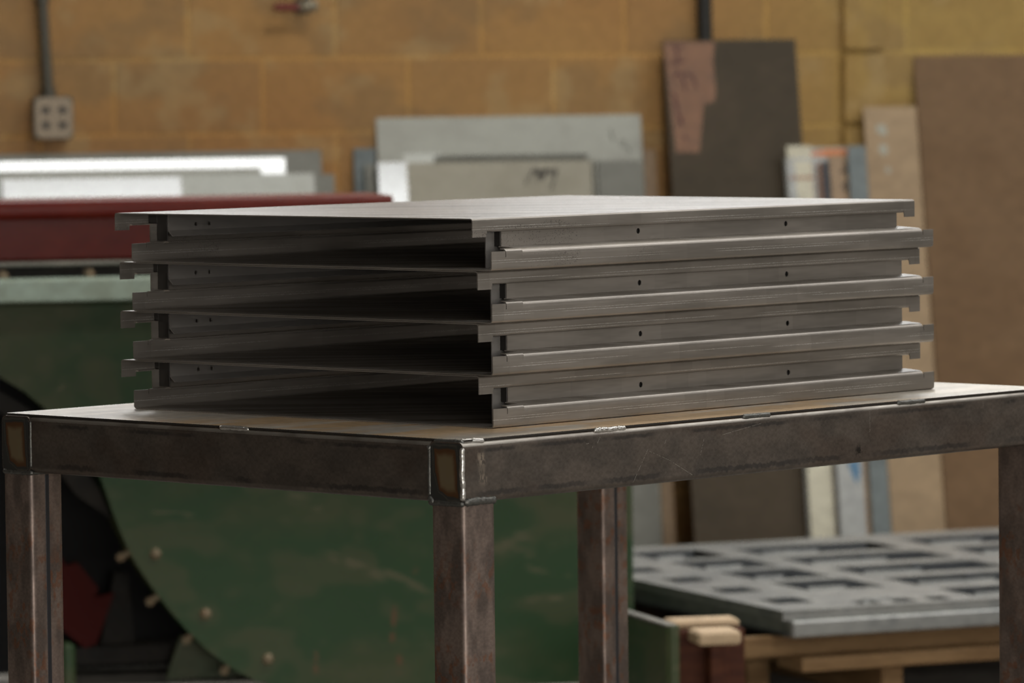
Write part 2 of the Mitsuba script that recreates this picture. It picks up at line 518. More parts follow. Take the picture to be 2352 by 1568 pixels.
LX, LY, LZ = 2.95, 9.35, 4.95
lamp = thing('high_bay_lamp', 'round high-bay lamp hanging from the ceiling in front of the block wall', 'lamp')
_sh = lathe([(0.03, 0.34), (0.09, 0.33), (0.11, 0.22), (0.29, 0.0), (0.285, 0.0), (0.105, 0.215), (0.03, 0.30)], 32)
_sh.apply_translation([LX, LY, LZ - 0.20])
part(lamp, 'shade', _sh, 'mat_wall_plain')
part(lamp, 'rod', cyl((LX, LY, LZ + 0.13), (LX, LY, ZC), 0.012, 12), 'mat_wall_plain')
_ds = trimesh.creation.cylinder(radius=0.25, height=0.004, sections=32)
_ds = trimesh.Trimesh(_ds.vertices, _ds.faces[_ds.face_normals[:, 2] < -0.5], process=True)
_ds.apply_translation([LX, LY, LZ - 0.16])
scene['high_bay_lamp__diffuser'] = mikit.ply(_ds, {'type': 'diffuse', 'reflectance': {'type': 'rgb', 'value': [0.3, 0.3, 0.3]}}, emitter={'type': 'area', 'radiance': {'type': 'rgb', 'value': HIGH_BAY}})

# ------------------------------------------------------------------ the welded steel table
table = thing('work_table', 'welded dark steel work table with square tube legs, carrying the stack of folded panels', 'table')
RR = 0.0090
z0, z1 = -TH, -0.0031
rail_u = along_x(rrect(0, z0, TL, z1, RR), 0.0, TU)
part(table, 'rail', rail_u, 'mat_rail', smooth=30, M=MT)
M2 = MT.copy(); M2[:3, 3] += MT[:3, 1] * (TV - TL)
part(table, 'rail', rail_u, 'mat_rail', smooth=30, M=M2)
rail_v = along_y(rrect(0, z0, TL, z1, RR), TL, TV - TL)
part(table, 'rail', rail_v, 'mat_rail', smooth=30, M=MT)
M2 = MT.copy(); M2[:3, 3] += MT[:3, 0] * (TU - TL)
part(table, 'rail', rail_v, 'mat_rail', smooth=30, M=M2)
for v0 in (0.0, TV - TL):
    capm = along_x(rrect(0.0022, z0 + 0.0022, TL - 0.0022, z1 - 0.0022, RR - 0.001), -0.0012, 0.002)
    M2 = MT.copy(); M2[:3, 3] += MT[:3, 1] * v0
    part(table, 'end_cap', capm, 'mat_cap', 'heat-tinted plate welded over the tube end', smooth=30, M=M2)
top = along_z(rrect(0.0045, 0.0045, TU - 0.0045, TV - 0.0045, 0.004), -0.0030, 0.0)
part(table, 'top_plate', top, 'mat_tabletop', 'pale worn steel plate', smooth=30, M=MT)
leg = along_z(rrect(0, 0, TL, TL, 0.0082), -TZ, -TH - 0.0002)
leg_d = mikit.ply(leg, 'mat_leg', 30)
seam_d = mikit.ply(cbox((TL * 0.43, -0.0006, -TZ), (TL * 0.55, 0.001, -TH - 0.004), 0.0005), 'mat_seam')
for i, (lu, lv) in enumerate(((0, 0), (0, TV - TL), (TU - TL, 0), (TU - TL, TV - TL))):
    M2 = MT.copy(); M2[:3, 3] += MT[:3, 0] * lu + MT[:3, 1] * lv
    k = part(table, 'leg', leg_d, None, M=M2)
    if i in (1, 3):
        part(k, 'weld_seam', seam_d, None, 'dark seam down the tube', M=M2)
# weld beads
W = [((0.0004, TL + 0.0005, -0.012), (0.0004, TL + 0.0005, -TH + 0.008), 0.0028, 'mat_weld'),
     ((-0.0002, TL + 0.0005, -0.009), (-0.0002, TL + 0.0005, -0.016), 0.0034, 'mat_weld'),
     ((0.0004, 0.0026, -0.010), (0.0004, 0.0026, -TH + 0.004), 0.0034, 'mat_weld_bright'),
     ((0.0008, 0.001, -TH - 0.0005), (0.0008, TL + 0.003, -TH - 0.0005), 0.0036, 'mat_weld'),
     ((0.002, 0.0018, -TH + 0.0015), (TL + 0.001, 0.0018, -TH + 0.0015), 0.0052, 'mat_weld'),
     ((-0.0006, TL + 0.001, -TH + 0.006), (-0.0002, TL - 0.008, -TH - 0.002), 0.0040, 'mat_weld'),
     ((0.0004, TV - TL - 0.0005, -0.010), (0.0004, TV - TL - 0.0005, -TH + 0.008), 0.0024, 'mat_weld'),
     ((0.0008, TV - TL - 0.004, -TH), (0.0008, TV - 0.002, -TH), 0.0034, 'mat_weld'),
     ((0.000, TV - TL + 0.0006, -TH), (TL + 0.002, TV - TL + 0.0006, -TH), 0.0028, 'mat_weld'),
     ((TU - TL, 0.0014, -TH), (TU, 0.0014, -TH), 0.0044, 'mat_weld'),
     ((0.003, 0.010, -0.0030), (0.045, 0.005, -0.0030), 0.0034, 'mat_weld_bright'),
     ((0.005, 0.004, -0.0045), (0.004, 0.058, -0.0045), 0.0038, 'mat_weld'),
     ]
for (pa, pb, r, m) in W:
    part(table, 'weld_bead', weld(pa, pb, r, len(scene)), m, smooth=True, M=MT)
for (xa, xb, y) in ((1408, 1492, 988), (1752, 1812, 957), (2072, 2132, 923)):       # stitches along the front rail
    a, b = pix(xa, y + 3, MT, 2, -0.003), pix(xb, y - 3, MT, 2, -0.003)
    part(table, 'weld_bead', weld((a[0], 0.0052, -0.0032), (b[0], 0.0052, -0.0032), 0.0034, xa), 'mat_weld_bright' if xa < 1500 else 'mat_weld', smooth=True, M=MT)
for (xa, xb, y) in ((548, 482, 986),):                                              # and along the left rail
    a, b = pix(xa, y + 2, MT, 2, -0.003), pix(xb, y - 2, MT, 2, -0.003)
    part(table, 'weld_bead', weld((0.0052, a[1], -0.0032), (0.0052, b[1], -0.0032), 0.0034, xa), 'mat_weld_bright', smooth=True, M=MT)

# ------------------------------------------------------------------ the stack of folded steel panels
TS = 0.0016
ZB, ZT = 0.0285, HP - 0.0200
_text = ['topmost folded steel panel of the stack on the table, its bright top sheet showing',
         'folded steel panel second from the top of the stack',
         'folded steel panel third from the top, just above the bottom one of the stack',
         'lowest folded steel panel of the stack, lying on the pale table top']


def web_plate(u0, u1, za, zb, holes, r=0.0040):
    g = sbox(u0, za, u1, zb)
    for (hu, hz) in holes:
        g = g.difference(Point(hu, hz).buffer(r, quad_segs=6))
    return g


for i in range(4):
    lvl = 3 - i
    zb = lvl * HP + 0.0002
    Mi = MS.copy(); Mi[2, 3] += zb
    dv = 0.036 if i == 0 else 0.0268
    t = TS
    W_ = SV
    pk = thing('steel_cassette', _text[i], 'steel panel', 'folded steel panels stacked on the table')
    wv = dv + 0.0085
    # skins
    def lipped(main, tab, relief, short):
        return cat(along_x(tab, 0, 0.0285), along_x(relief, 0.0285, 0.0298), along_x(short, 0.0298, 0.064), along_x(main, 0.064, SU - 0.0263), along_x(relief, SU - 0.0263, SU - 0.0250), along_x(tab, SU - 0.0250, SU))

    base = [(t / 2, t / 2), (W_ - t / 2, t / 2)]
    bot_main = sheet([(wv + t, ZB + 0.0030), (t / 2, ZB + 0.0006), *base, (W_ - t / 2, ZB - t / 2), (W_ - 0.013, ZB - t / 2)], t, [0.0100, 0.0052])
    bot_tab = sheet([(t / 2, ZB - 0.0012), *base, (W_ - t / 2, ZB - 0.0012)], t, 0.0052)
    bot_rel = sheet([(t / 2, ZB - 0.0095), *base, (W_ - t / 2, ZB - 0.008)], t, 0.0052)
    bot_sh = sheet([(0.0115, ZB + 0.0015), (t / 2, ZB + 0.0006), *base, (W_ - t / 2, ZB - t / 2), (W_ - 0.006, ZB - t / 2)], t, [0.0100, 0.0052])
    part(pk, 'bottom_skin', lipped(bot_main, bot_tab, bot_rel, bot_sh), 'mat_panel', smooth=30, M=Mi)
    base = [(dv + t / 2, HP - t / 2 - 0.0004), (W_ + dv - t / 2, HP - t / 2 - 0.0004)]
    top_main = sheet([(wv + t, ZT + t / 2), (dv + t / 2, ZT + t / 2), *base, (W_ + dv - t / 2, ZT + t / 2), (W_ + 0.016, ZT + t / 2)], t, 0.0040)
    top_tab = sheet([(dv + t / 2, HP - 0.0268), *base, (W_ + dv - t / 2, HP - 0.0268)], t, 0.0040)
    top_rel = sheet([(dv + t / 2, HP - 0.0215), *base, (W_ + dv - t / 2, HP - 0.0215)], t, 0.0040)
    top_sh = sheet([(dv + 0.006, ZT + t / 2), (dv + t / 2, ZT + t / 2), *base, (W_ + dv - t / 2, ZT + t / 2), (W_ + dv - 0.006, ZT + t / 2)], t, 0.0040)
    part(pk, 'top_skin', lipped(top_main, top_tab, top_rel, top_sh), 'mat_panel', smooth=30, M=Mi)
    # front side web with its holes
    hs = []
    for hp in ((1466, 530), (1469, 649), (1471, 766), (1472, 883))[i:i + 1] + ((1805, 513.5), (1807, 629), (1809, 742), (1811, 855))[i:i + 1]:
        q = pix(*hp, Mi, 1, wv)
        hs.append((float(q[0]), float(np.clip(q[2], ZB + 0.005, ZT - 0.005))))
    web = along_y(web_plate(0.0686, SU - 0.034, ZB + 0.0022, ZT + 0.0008, hs), wv, wv + t)
    part(pk, 'side_web', web, 'mat_panel', smooth=30, M=Mi)
    part(pk, 'side_web', along_y(web_plate(0.054, SU - 0.034, ZB - 0.0030, ZT + 0.0008, []), W_ + 0.016, W_ + 0.016 + t), 'mat_panel', smooth=30, M=Mi)
    part(pk, 'end_flange', cbox((0.0675, wv + t, ZB + 0.0035), (0.0690, dv + 0.0215, ZT - 0.0005), 0.0003), 'mat_flange_shaded', M=Mi)
    part(pk, 'end_flange', cat(cbox((0.0675, W_ - 0.0068, ZB + 0.001), (0.0690, W_ + 0.0158, HP - t - 0.0012), 0.0003), cbox((0.0675, W_ + 0.0158, ZT + 0.002), (0.0690, W_ + dv - t - 0.0003, HP - t - 0.0012), 0.0003)), 'mat_flange_shaded', M=Mi)
    # liners inside the two sides
    part(pk, 'liner', along_x(sheet([(dv + 0.022, t * 1.2), (dv + 0.022, HP - t * 1.6)], t), 0.05, SU - 0.045), 'mat_panel_liner', smooth=30, M=Mi)
    hl = []
    for hp in ((450, 519.5), (450, 633), (452, 745.5), (456, 857))[i:i + 1] + ((481, 518.5), (481, 632), (484, 744), (486, 855))[i:i + 1]:
        q = pix(*hp, Mi, 1, W_ - 0.0085)
        hl.append((float(q[0]), float(np.clip(q[2], 0.053, HP - 0.006))))
    lin = along_y(web_plate(0.0686, SU - 0.045, 0.0482, HP - t * 1.6, hl, 0.0031), W_ - 0.0085, W_ - 0.0085 + t)
    skirt = along_x(sheet([(W_ - 0.0077, 0.0482), (W_ - 0.0077, 0.0445), (W_ - 0.0170, 0.0365)], t, 0.002), 0.0686, SU - 0.045)
    part(pk, 'liner', cat(lin, skirt), 'mat_panel_liner', smooth=30, M=Mi)

# ------------------------------------------------------------------ materials of the background
def worn(name, base, worn_c, amount, scale=3.0, rough=0.5, metal=0.0, streak=1.0, spec=0.5, fine=0.15):
    def fn(p, n, uv):
        a = fbm(p.x * scale, p.y * scale, p.z * scale * streak, 4)
        b = fbm(p.x * scale * 5 + 3, p.y * scale * 5, p.z * scale * 5 * streak, 3)
        c = mix(base, worn_c, amount * smoothstep(0.44, 0.68, 0.55 * a + 0.45 * b))
        return c * (1 - fine + 2 * fine * fbm(p.x * 40, p.y * 40, p.z * 40, 2))
    return mat(name, fn, rough, metal=metal, spec=spec)


def streaks(p, ang, x0, z0, L, w):
    c, s = math.cos(ang), math.sin(ang)
    a, b = (p.x - x0) * c + (p.z - z0) * s, -(p.x - x0) * s + (p.z - z0) * c
    return smoothstep(w, 0.3 * w, dr.abs(b + 0.6 * w * (noise(a * 30, x0 * 9, 0) - 0.5))) * smoothstep(0.5 * L, 0.3 * L, dr.abs(a)) * smoothstep(0.3, 0.6, fbm(p.x * 25, p.z * 60, x0, 3))


YP = 10.6
_st = []
for (px, py, ang, L, w) in ((820, 1300, -0.42, 0.17, 0.016), (940, 1340, -0.45, 0.16, 0.012), (1180, 1260, -0.1, 0.12, 0.018), (1260, 1310, -0.2, 0.12, 0.012), (1250, 1375, 0.0, 0.10, 0.010),
                            (390, 1180, -0.1, 0.12, 0.008), (700, 1150, -0.5, 0.10, 0.02), (1190, 1230, 0.3, 0.1, 0.018), (60, 870, 0.1, 0.03, 0.006), (140, 890, 0.6, 0.025, 0.006)):
    q = at(px, py, YP)
    _st.append((float(q[0]), float(q[2]), ang, L, w))
_rst = []
for (px, py, ang, L, w) in ((905, 1440, 1.48, 0.11, 0.009), (920, 1520, 1.6, 0.08, 0.010), (955, 1310, 1.0, 0.018, 0.008), (725, 1520, 1.5, 0.06, 0.008)):
    q = at(px, py, YP)
    _rst.append((float(q[0]), float(q[2]), ang, L, w))


def green_color(p, n, uv):
    a = fbm(p.x * 4 + 1, p.y * 4, p.z * 5, 4)
    b = fbm(p.x * 22, p.y * 22, p.z * 26, 3)
    c = mix((0.016, 0.053, 0.0145), (0.042, 0.060, 0.020), smoothstep(0.38, 0.66, a))
    c = mix(c, (0.070, 0.075, 0.034), 0.45 * smoothstep(0.50, 0.72, b) * smoothstep(0.35, 0.6, a))
    c = mix(c, (0.066, 0.070, 0.030), 0.55 * smoothstep(0.50, 0.66, fbm(p.x * 9 + 5, p.y, p.z * 11, 3)))
    for x0, zz, ang, L, w in _st:
        c = mix(c, (0.125, 0.11, 0.062), 0.6 * streaks(p, ang, x0, zz, L, w))
    for x0, zz, ang, L, w in _rst:
        c = mix(c, (0.13, 0.055, 0.025), 0.7 * streaks(p, ang, x0, zz, L, w))
    return c


mat('mat_green', green_color, 0.5, spec=0.4)
worn('mat_red', (0.115, 0.006, 0.0015), (0.14, 0.012, 0.003), 0.6, 3.0, 0.36, spec=0.22)
worn('mat_pale_green', (0.36, 0.45, 0.38), (0.27, 0.32, 0.25), 0.8, 6.0, 0.5)
worn('mat_dark_steel', (0.013, 0.012, 0.010), (0.026, 0.021, 0.016), 0.7, 5.0, 0.6, 0.0, spec=0.2)
mat('mat_red_shaded', (0.06, 0.003, 0.0015), 0.6, spec=0.15)  # red darkened to carry the shade inside the machine
worn('mat_grey_steel', (0.17, 0.165, 0.145), (0.24, 0.22, 0.19), 0.7, 5.0, 0.45, 0.4)
worn('mat_bolt', (0.21, 0.17, 0.105), (0.24, 0.125, 0.07), 0.6, 30.0, 0.5, 0.2)
mat('mat_black_shade', (0.004, 0.004, 0.004), 0.6, spec=0.2)  # near-black colour stands for the deep shade inside the machine
mat('mat_rubber', (0.03, 0.03, 0.028), 0.5, spec=0.3)
mat('mat_ink', (0.035, 0.03, 0.032), 0.6, spec=0.2)
mat('mat_ink_purple', (0.10, 0.045, 0.045), 0.6, spec=0.2)
mat('mat_plate_white', (0.36, 0.285, 0.20), 0.4, spec=0.4)
mat('mat_conduit', (0.10, 0.095, 0.075), 0.5, metal=0.3)
mat('mat_receptacle', (0.07, 0.055, 0.04), 0.5)
mat('mat_red_grip', (0.16, 0.012, 0.012), 0.4)
worn('mat_brass', (0.42, 0.38, 0.29), (0.30, 0.26, 0.19), 0.6, 40.0, 0.35, 0.7)
worn('mat_alu', (0.355, 0.36, 0.32), (0.30, 0.298, 0.265), 0.7, 4.0, 0.36, 0.6, fine=0.05)
worn('mat_alu_bright', (0.86, 0.88, 0.87), (0.80, 0.82, 0.80), 0.7, 4.0, 0.16, 0.9, fine=0.03)
worn('mat_alu_grey', (0.19, 0.19, 0.168), (0.15, 0.15, 0.132), 0.7, 5.0, 0.4, 0.6, fine=0.05)
worn('mat_alu_gap_shade', (0.13, 0.13, 0.11), (0.10, 0.10, 0.085), 0.7, 5.0, 0.5, 0.4)  # dark tone paints the shaded gap between the sheets
worn('mat_alu_warm', (0.33, 0.31, 0.25), (0.27, 0.25, 0.195), 0.7, 4.0, 0.38, 0.5, fine=0.05)
worn('mat_alu_pale', (0.50, 0.515, 0.48), (0.44, 0.45, 0.41), 0.7, 4.0, 0.36, 0.5, fine=0.05)
worn('mat_tan', (0.36, 0.25, 0.155), (0.30, 0.20, 0.125), 0.7, 5.0, 0.5)
worn('mat_beige', (0.36, 0.255, 0.15), (0.31, 0.215, 0.125), 0.7, 3.0, 0.42, 0.2)
worn('mat_brown_plate', (0.185, 0.112, 0.058), (0.155, 0.09, 0.044), 0.7, 2.0, 0.5, 0.15, spec=0.25)
worn('mat_blue_grey', (0.17, 0.20, 0.205), (0.12, 0.145, 0.15), 0.8, 9.0, 0.5, 0.2)
worn('mat_light_grey', (0.42, 0.43, 0.42), (0.36, 0.37, 0.37), 0.7, 5.0, 0.45, 0.3)
worn('mat_cream', (0.66, 0.63, 0.50), (0.58, 0.55, 0.43), 0.7, 7.0, 0.5)
worn('mat_navy', (0.03, 0.04, 0.055), (0.05, 0.05, 0.06), 0.7, 7.0, 0.5)
worn('mat_rust', (0.36, 0.19, 0.12), (0.28, 0.15, 0.10), 0.7, 9.0, 0.6)
mat('mat_orange', (0.62, 0.22, 0.08), 0.5)
mat('mat_blue_mark', (0.10, 0.22, 0.36), 0.5)
mat('mat_pale_smudge', (0.42, 0.42, 0.36), 0.6)


def wood(name, a, b):
    def fn(p, n, uv):
        g = fbm((p.x + p.y) * 4, p.z * 60, p.y * 6, 4)
        return mix(a, b, smoothstep(0.3, 0.7, g)) * (0.85 + 0.3 * fbm(p.x * 60, p.y * 60, p.z * 160, 2))
    return mat(name, fn, 0.65, spec=0.25)


wood('mat_wood', (0.165, 0.095, 0.042), (0.24, 0.147, 0.07))
wood('mat_wood_pale', (0.52, 0.38, 0.24), (0.64, 0.48, 0.32))
wood('mat_wood_red', (0.050, 0.013, 0.006), (0.085, 0.026, 0.011))

_cu = [at(x, y, YW) for x, y in ((1525, 95), (1640, 95), (1636, 235), (1615, 240), (1606, 350), (1556, 350))]


# ------------------------------------------------------------------ the green and red sheet metal machine
mach = thing('sheet_metal_machine', 'large green and red sheet metal machine with riveted side plate, behind the work table', 'machine')


def pxz(px, py, Y):
    q = at(px, py, Y)
    return (float(q[0]), float(q[2]))


outline = [(-330, 690), (1444, 672), (1452, 1100), (1458, 1600), (700, 1610), (600, 1562), (540, 1532), (480, 1488), (430, 1438), (390, 1391), (350, 1338), (322, 1297), (300, 1258),
           (280, 1213), (262, 1166), (249, 1128), (235, 1090), (180, 1014), (112, 937), (60, 894), (0, 858), (-80, 815), (-330, 720)]
poly = Polygon([pxz(x, y, YP) for x, y in outline])
part(mach, 'side_plate', along_y(poly, YP, YP + 0.016), 'mat_green', 'riveted green plate with a rounded lower corner', smooth=20)
arc = [pxz(x, y, YP) for x, y in outline[5:21]]
rim = LineString(arc).buffer(0.006, cap_style='flat', quad_segs=2)
part(mach, 'rim', along_y(rim, YP - 0.002, YP + 0.13), 'mat_green', smooth=30)
strut = Polygon([pxz(x, y, YP) for x, y in ((-120, 842), (0, 898), (60, 934), (112, 975), (170, 1040), (235, 1130), (262, 1196), (180, 1140), (100, 1030), (0, 945), (-120, 885))])
part(mach, 'strut', along_y(strut, YP + 0.03, YP + 0.08), 'mat_dark_steel')
rb = lathe([(0, 0.009), (0.006, 0.0085), (0.0105, 0.006), (0.0128, 0.002), (0.0132, 0.0)], 20)
ROT_OUT = np.array([[1, 0, 0, 0], [0, 0, -1, 0], [0, 1, 0, 0], [0, 0, 0, 1.0]])          # z to -y
rivet = mikit.ply(place(rb, ROT_OUT), 'mat_bolt', 40)
for (x, y) in ((357, 1272), (472, 1410), (615, 1513)):
    q = at(x, y, YP)
    M = np.eye(4); M[:3, 3] = q
    part(mach, 'rivet', rivet, None, M=M)


def bolt_mesh():
    hexa = trimesh.creation.cylinder(radius=0.0105, height=0.012, sections=6); hexa.apply_translation([0, 0, 0.020])
    sh = trimesh.creation.cylinder(radius=0.0075, height=0.030, sections=14); sh.apply_translation([0, 0, 0.015])
    return cat(hexa, sh, trimesh.creation.cylinder(radius=0.0125, height=0.004, sections=18))


bm = mikit.ply(bolt_mesh(), 'mat_bolt')
for (x, y, dx, dy) in ((296, 1268, -1, 0.55), (362, 1368, -1, 0.7), (444, 1455, -0.9, 0.75), (528, 1522, -0.7, 0.9)):
    q = at(x, y, YP + 0.018)
    d = RGT * dx - UPV * dy; d[1] = 0; d /= np.linalg.norm(d)
    e = np.array([0, 1.0, 0]); f = np.cross(d, e)
    part(mach, 'bolt', bm, None, M=frame(q, e, f, d))
# body behind the plate, blackened for the deep shade there, its foot and its inner parts
xl, xr = pxz(-330, 1000, YP)[0], pxz(1440, 1000, YP)[0]
part(mach, 'back_panel', cbox((xl, YP + 0.40, 0.02), (xr, YP + 0.44, 0.92)), 'mat_black_shade')
part(mach, 'inner_side', cbox((xl - 0.02, YP + 0.02, 0.02), (xl, YP + 0.44, 0.92)), 'mat_black_shade')
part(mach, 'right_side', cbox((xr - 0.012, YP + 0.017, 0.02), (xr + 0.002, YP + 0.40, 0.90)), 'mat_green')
YI = YP + 0.22
redp = Polygon([pxz(x, y, YI) for x, y in ((120, 1240), (152, 1300), (178, 1292), (226, 1350), (218, 1372), (262, 1362), (222, 1478), (196, 1489), (150, 1452), (110, 1400))])
part(mach, 'red_lever', along_y(redp, YI, YI + 0.03), 'mat_red_shaded', 'red lever inside with shade put into its colour')
ped = Polygon([pxz(x, y, YI) for x, y in ((268, 1320), (300, 1320), (316, 1488), (236, 1488))])
part(mach, 'pedestal', along_y(ped, YI + 0.04, YI + 0.10), 'mat_dark_steel')
a, b = at(120, 1488, YI), at(640, 1511, YI)
part(mach, 'cross_beam', cbox((a[0], YI + 0.0, b[2]), (b[0], YI + 0.10, a[2])), 'mat_dark_steel')
a, b = at(150, 1556, YI), at(640, 1600, YI)
part(mach, 'base_plate', cbox((a[0], YI - 0.16, 0.002), (b[0], YI + 0.17, a[2])), 'mat_grey_steel')
foot = Polygon([pxz(x, y, YP + 0.05) for x, y in ((428, 1468), (470, 1480), (620, 1572), (620, 1606), (385, 1606), (400, 1555))])
part(mach, 'foot', along_y(foot, YP + 0.135, YP + 0.155), 'mat_green')
post = [at(140, 1478, YP + 0.02), at(172, 1600, YP + 0.02)]
part(mach, 'foot', cbox((post[0][0], YP + 0.0, 0.002), (post[1][0], YP + 0.06, post[0][2]), 0.006), 'mat_green')
# flange, ledge and the red box beam on top
xa, xb = pxz(-330, 640, YP - 0.14)[0], pxz(1440, 640, YP - 0.14)[0]
zf1, zf0 = at(140, 641, YP - 0.14)[2], at(140, 693, YP - 0.14)[2]
part(mach, 'flange', cbox((xa, YP - 0.14, zf0), (xb, YP + 0.0, zf1), 0.004), 'mat_pale_green', 'pale green flange with ragged paint')
zl1, zl0 = at(140, 600, YP - 0.05)[2], at(140, 611, YP - 0.05)[2]
part(mach, 'web', cbox((xa, YP - 0.02, zf1), (xb, YP + 0.01, zl0 + 0.004), 0.001), 'mat_dark_steel')
part(mach, 'ledge', cbox((xa, YP - 0.05, zl0), (xb, YP + 0.03, zl1), 0.003), 'mat_grey_steel')
for (x, y) in ((8, 634), (206, 628)):
    q = at(x, y, YP - 0.035)
    M = frame((q[0], YP - 0.02, q[2]), [1, 0, 0], [0, 0, 1], [0, -1, 0])
    part(mach, 'flange_bolt', mikit.ply(bolt_mesh(), 'mat_bolt'), None, M=M)
zr1, zr0 = at(140, 461, YP - 0.04)[2], zl1
x2 = pxz(890, 500, YP)[0]
zr2 = at(140, 503, YP - 0.06)[2]
part(mach, 'beam', cbox((xa, YP - 0.02, zr0), (x2, YP + 0.25, zr2 + 0.006), 0.006), 'mat_red', 'dark red beam')
part(mach, 'top_bar', along_x(rrect(YP - 0.065, zr2, YP + 0.24, zr1, 0.014, 6), xa, x2), 'mat_red', 'glossy rounded red bar along the top', smooth=30)

# ------------------------------------------------------------------ electrical outlet, valve and pipes on the wall
q0, q1 = at(72, 222, YW), at(163, 318, YW)
cx, cz = (q0[0] + q1[0]) / 2, (q0[2] + q1[2]) / 2
hw, hh = (q1[0] - q0[0]) / 2, (q0[2] - q1[2]) / 2
ob = thing('outlet_box', 'square metal outlet box with four dark sockets on the ochre wall', 'outlet')
part(ob, 'box', along_y(rrect(cx - hw, cz - hh, cx + hw, cz + hh, 0.012), YW - 0.052, YW - 0.0005), 'mat_conduit', smooth=30)
fp = rrect(cx - hw + 0.003, cz - hh + 0.003, cx + hw - 0.003, cz + hh - 0.003, 0.020)
holes = []
for sx in (-1, 1):
    for sz in (-1, 1):
        holes.append((cx + sx * 0.0225 + 0.001, cz + sz * 0.020))
for hx, hz in holes:
    fp = fp.difference(Point(hx, hz).buffer(0.0132, quad_segs=6).intersection(sbox(hx - 0.0132, hz - 0.0105, hx + 0.0132, hz + 0.0105)))
part(ob, 'cover_plate', along_y(fp, YW - 0.056, YW - 0.052), 'mat_plate_white', 'pale cover plate', smooth=30)
for hx, hz in holes:
    part(ob, 'socket', along_y(Point(hx, hz).buffer(0.0128, quad_segs=6).intersection(sbox(hx - 0.0128, hz - 0.0102, hx + 0.0128, hz + 0.0102)), YW - 0.0548, YW - 0.0515), 'mat_receptacle')
qa, qb = at(98, 0, YW - 0.03), at(112, 224, YW - 0.03)
dirv = (qa - qb); dirv[1] = 0
ct = thing('conduit', 'grey electrical conduit running up the wall from the outlet box', 'conduit')
part(ct, 'pipe', tube([(qb[0], YW - 0.03, cz + hh + 0.001), (qb[0] + dirv[0] * 0.5, YW - 0.024, qb[2] + dirv[2] * 0.5), (qa[0] + dirv[0] * 3, YW - 0.018, qa[2] + dirv[2] * 3)], 0.0145, 18), 'mat_conduit', smooth=40)
part(ct, 'connector', tube([(qb[0], YW - 0.03, cz + hh + 0.001), (qb[0], YW - 0.03, cz + hh + 0.022)], 0.020, 18), 'mat_conduit', smooth=40)
part(ct, 'coupling', tube([(qa[0], YW - 0.0245, qa[2] - 0.006), (qa[0], YW - 0.0245, qa[2] + 0.05)], 0.019, 18), 'mat_conduit', smooth=40)

va = thing('gas_valve', 'small brass valve with a dark red lever handle on the ochre wall', 'valve')
YV = YW - 0.075
p1, p2 = at(684, 17, YV), at(628, 17, YV)
g0 = at(706, 14, YV)
part(va, 'handle', tube([p1 + [0.004, 0, 0], p1 * 0.5 + p2 * 0.5, p2 + [0.004, 0, 0], p2], [0.0085, 0.010, 0.009, 0.004], 16), 'mat_red_grip', 'dark red grip', smooth=40)
part(va, 'body', cat(tube([g0 + [-0.024, 0, 0], g0 + [-0.010, 0, 0], g0 + [-0.009, 0, 0]], [0.010, 0.014, 0.010], 16), trimesh.creation.icosphere(2, 0.0155).apply_translation(g0), tube([g0 + [0.010, 0, 0], g0 + [0.011, 0, 0], g0 + [0.026, 0, 0], g0 + [0.027, 0, 0]], [0.012, 0.0165, 0.0165, 0.012], 6)), 'mat_brass', smooth=40)
part(va, 'supply_pipe', tube([g0, g0 + [0.0, 0, 0.10], g0 + [0.004, 0.02, 0.5]], 0.0095, 14), 'mat_conduit', smooth=40)
part(va, 'wall_mount', cat(tube([g0 + [0, 0.005, 0.0], (g0[0], YW + 0.001, g0[2])], 0.009, 14), cbox((g0[0] - 0.022, YW - 0.006, g0[2] - 0.02), (g0[0] + 0.022, YW - 0.0005, g0[2] + 0.02))), 'mat_conduit')
dp = at(1624, 45, YW - 0.05)
dpipe = thing('drain_pipe', 'black pipe coming down the wall behind the tall copper-marked plate', 'pipe')
part(dpipe, 'pipe', tube([(dp[0] - 0.006, YW - 0.0255, 2.5), (dp[0], YW - 0.0255, dp[2]), (dp[0] + 0.004, YW - 0.0255, 1.30)], 0.0205, 20), 'mat_rubber', smooth=40)
part(dpipe, 'clamp', cat(tube([(dp[0] - 0.003, YW - 0.0255, 1.70), (dp[0] - 0.003, YW - 0.0255, 1.73)], 0.024, 20), cbox((dp[0] - 0.03, YW - 0.03, 1.705), (dp[0] + 0.03, YW - 0.0005, 1.725))), 'mat_conduit')


# ------------------------------------------------------------------ sheets leaning on the wall
class Lean:
    """A sheet standing on the floor and leaning on the wall; x along the sheet, y up its height, z out of its front."""

    def __init__(self, pxl, pxr, py, k=0.0, tan=0.2, th=0.003, x_at=None, ref=None, roll=0.0):
        y = py
        self.th = th
        ztop = at((pxl + pxr) / 2, py, YW - k)[2]
        ref = ztop if ref is None else ref
        a = math.atan(tan)
        up = np.array([0, math.sin(a), math.cos(a)]); out = np.array([0, -math.cos(a), math.sin(a)])
        # back of the sheet: the line at height ref stands k away from the wall
        o = np.array([0, YW - k - tan * ref, 0.0]) + out * 0.0
        self.up, self.out = up, out
        self.o = o
        front = o + out * th
        L, R = hit(pxl, py, front, out), hit(pxr, py, front, out)
        self.x0, self.x1 = L[0], R[0]
        self.len = float(((L + R) / 2 - front) @ up)
        self.M = frame(np.array([self.x0, o[1], 0.002]) + out * (th * 0.0) + np.array([0, 0, th * math.sin(a) * 0]), [1, 0, 0], up, out)
        # stand on the floor: the lower back corner touches z = 0
        self.w = self.x1 - self.x0
        self.roll = roll

    def mesh(self, c=0.0008):
        return cbox((0, 0, 0), (self.w, self.len, self.th), c)

    def at(self, px, py):
        q = hit(px, py, self.M[:3, 3] + self.out * self.th, self.out)
        return self.M[:3, :3].T @ (q - self.M[:3, 3])


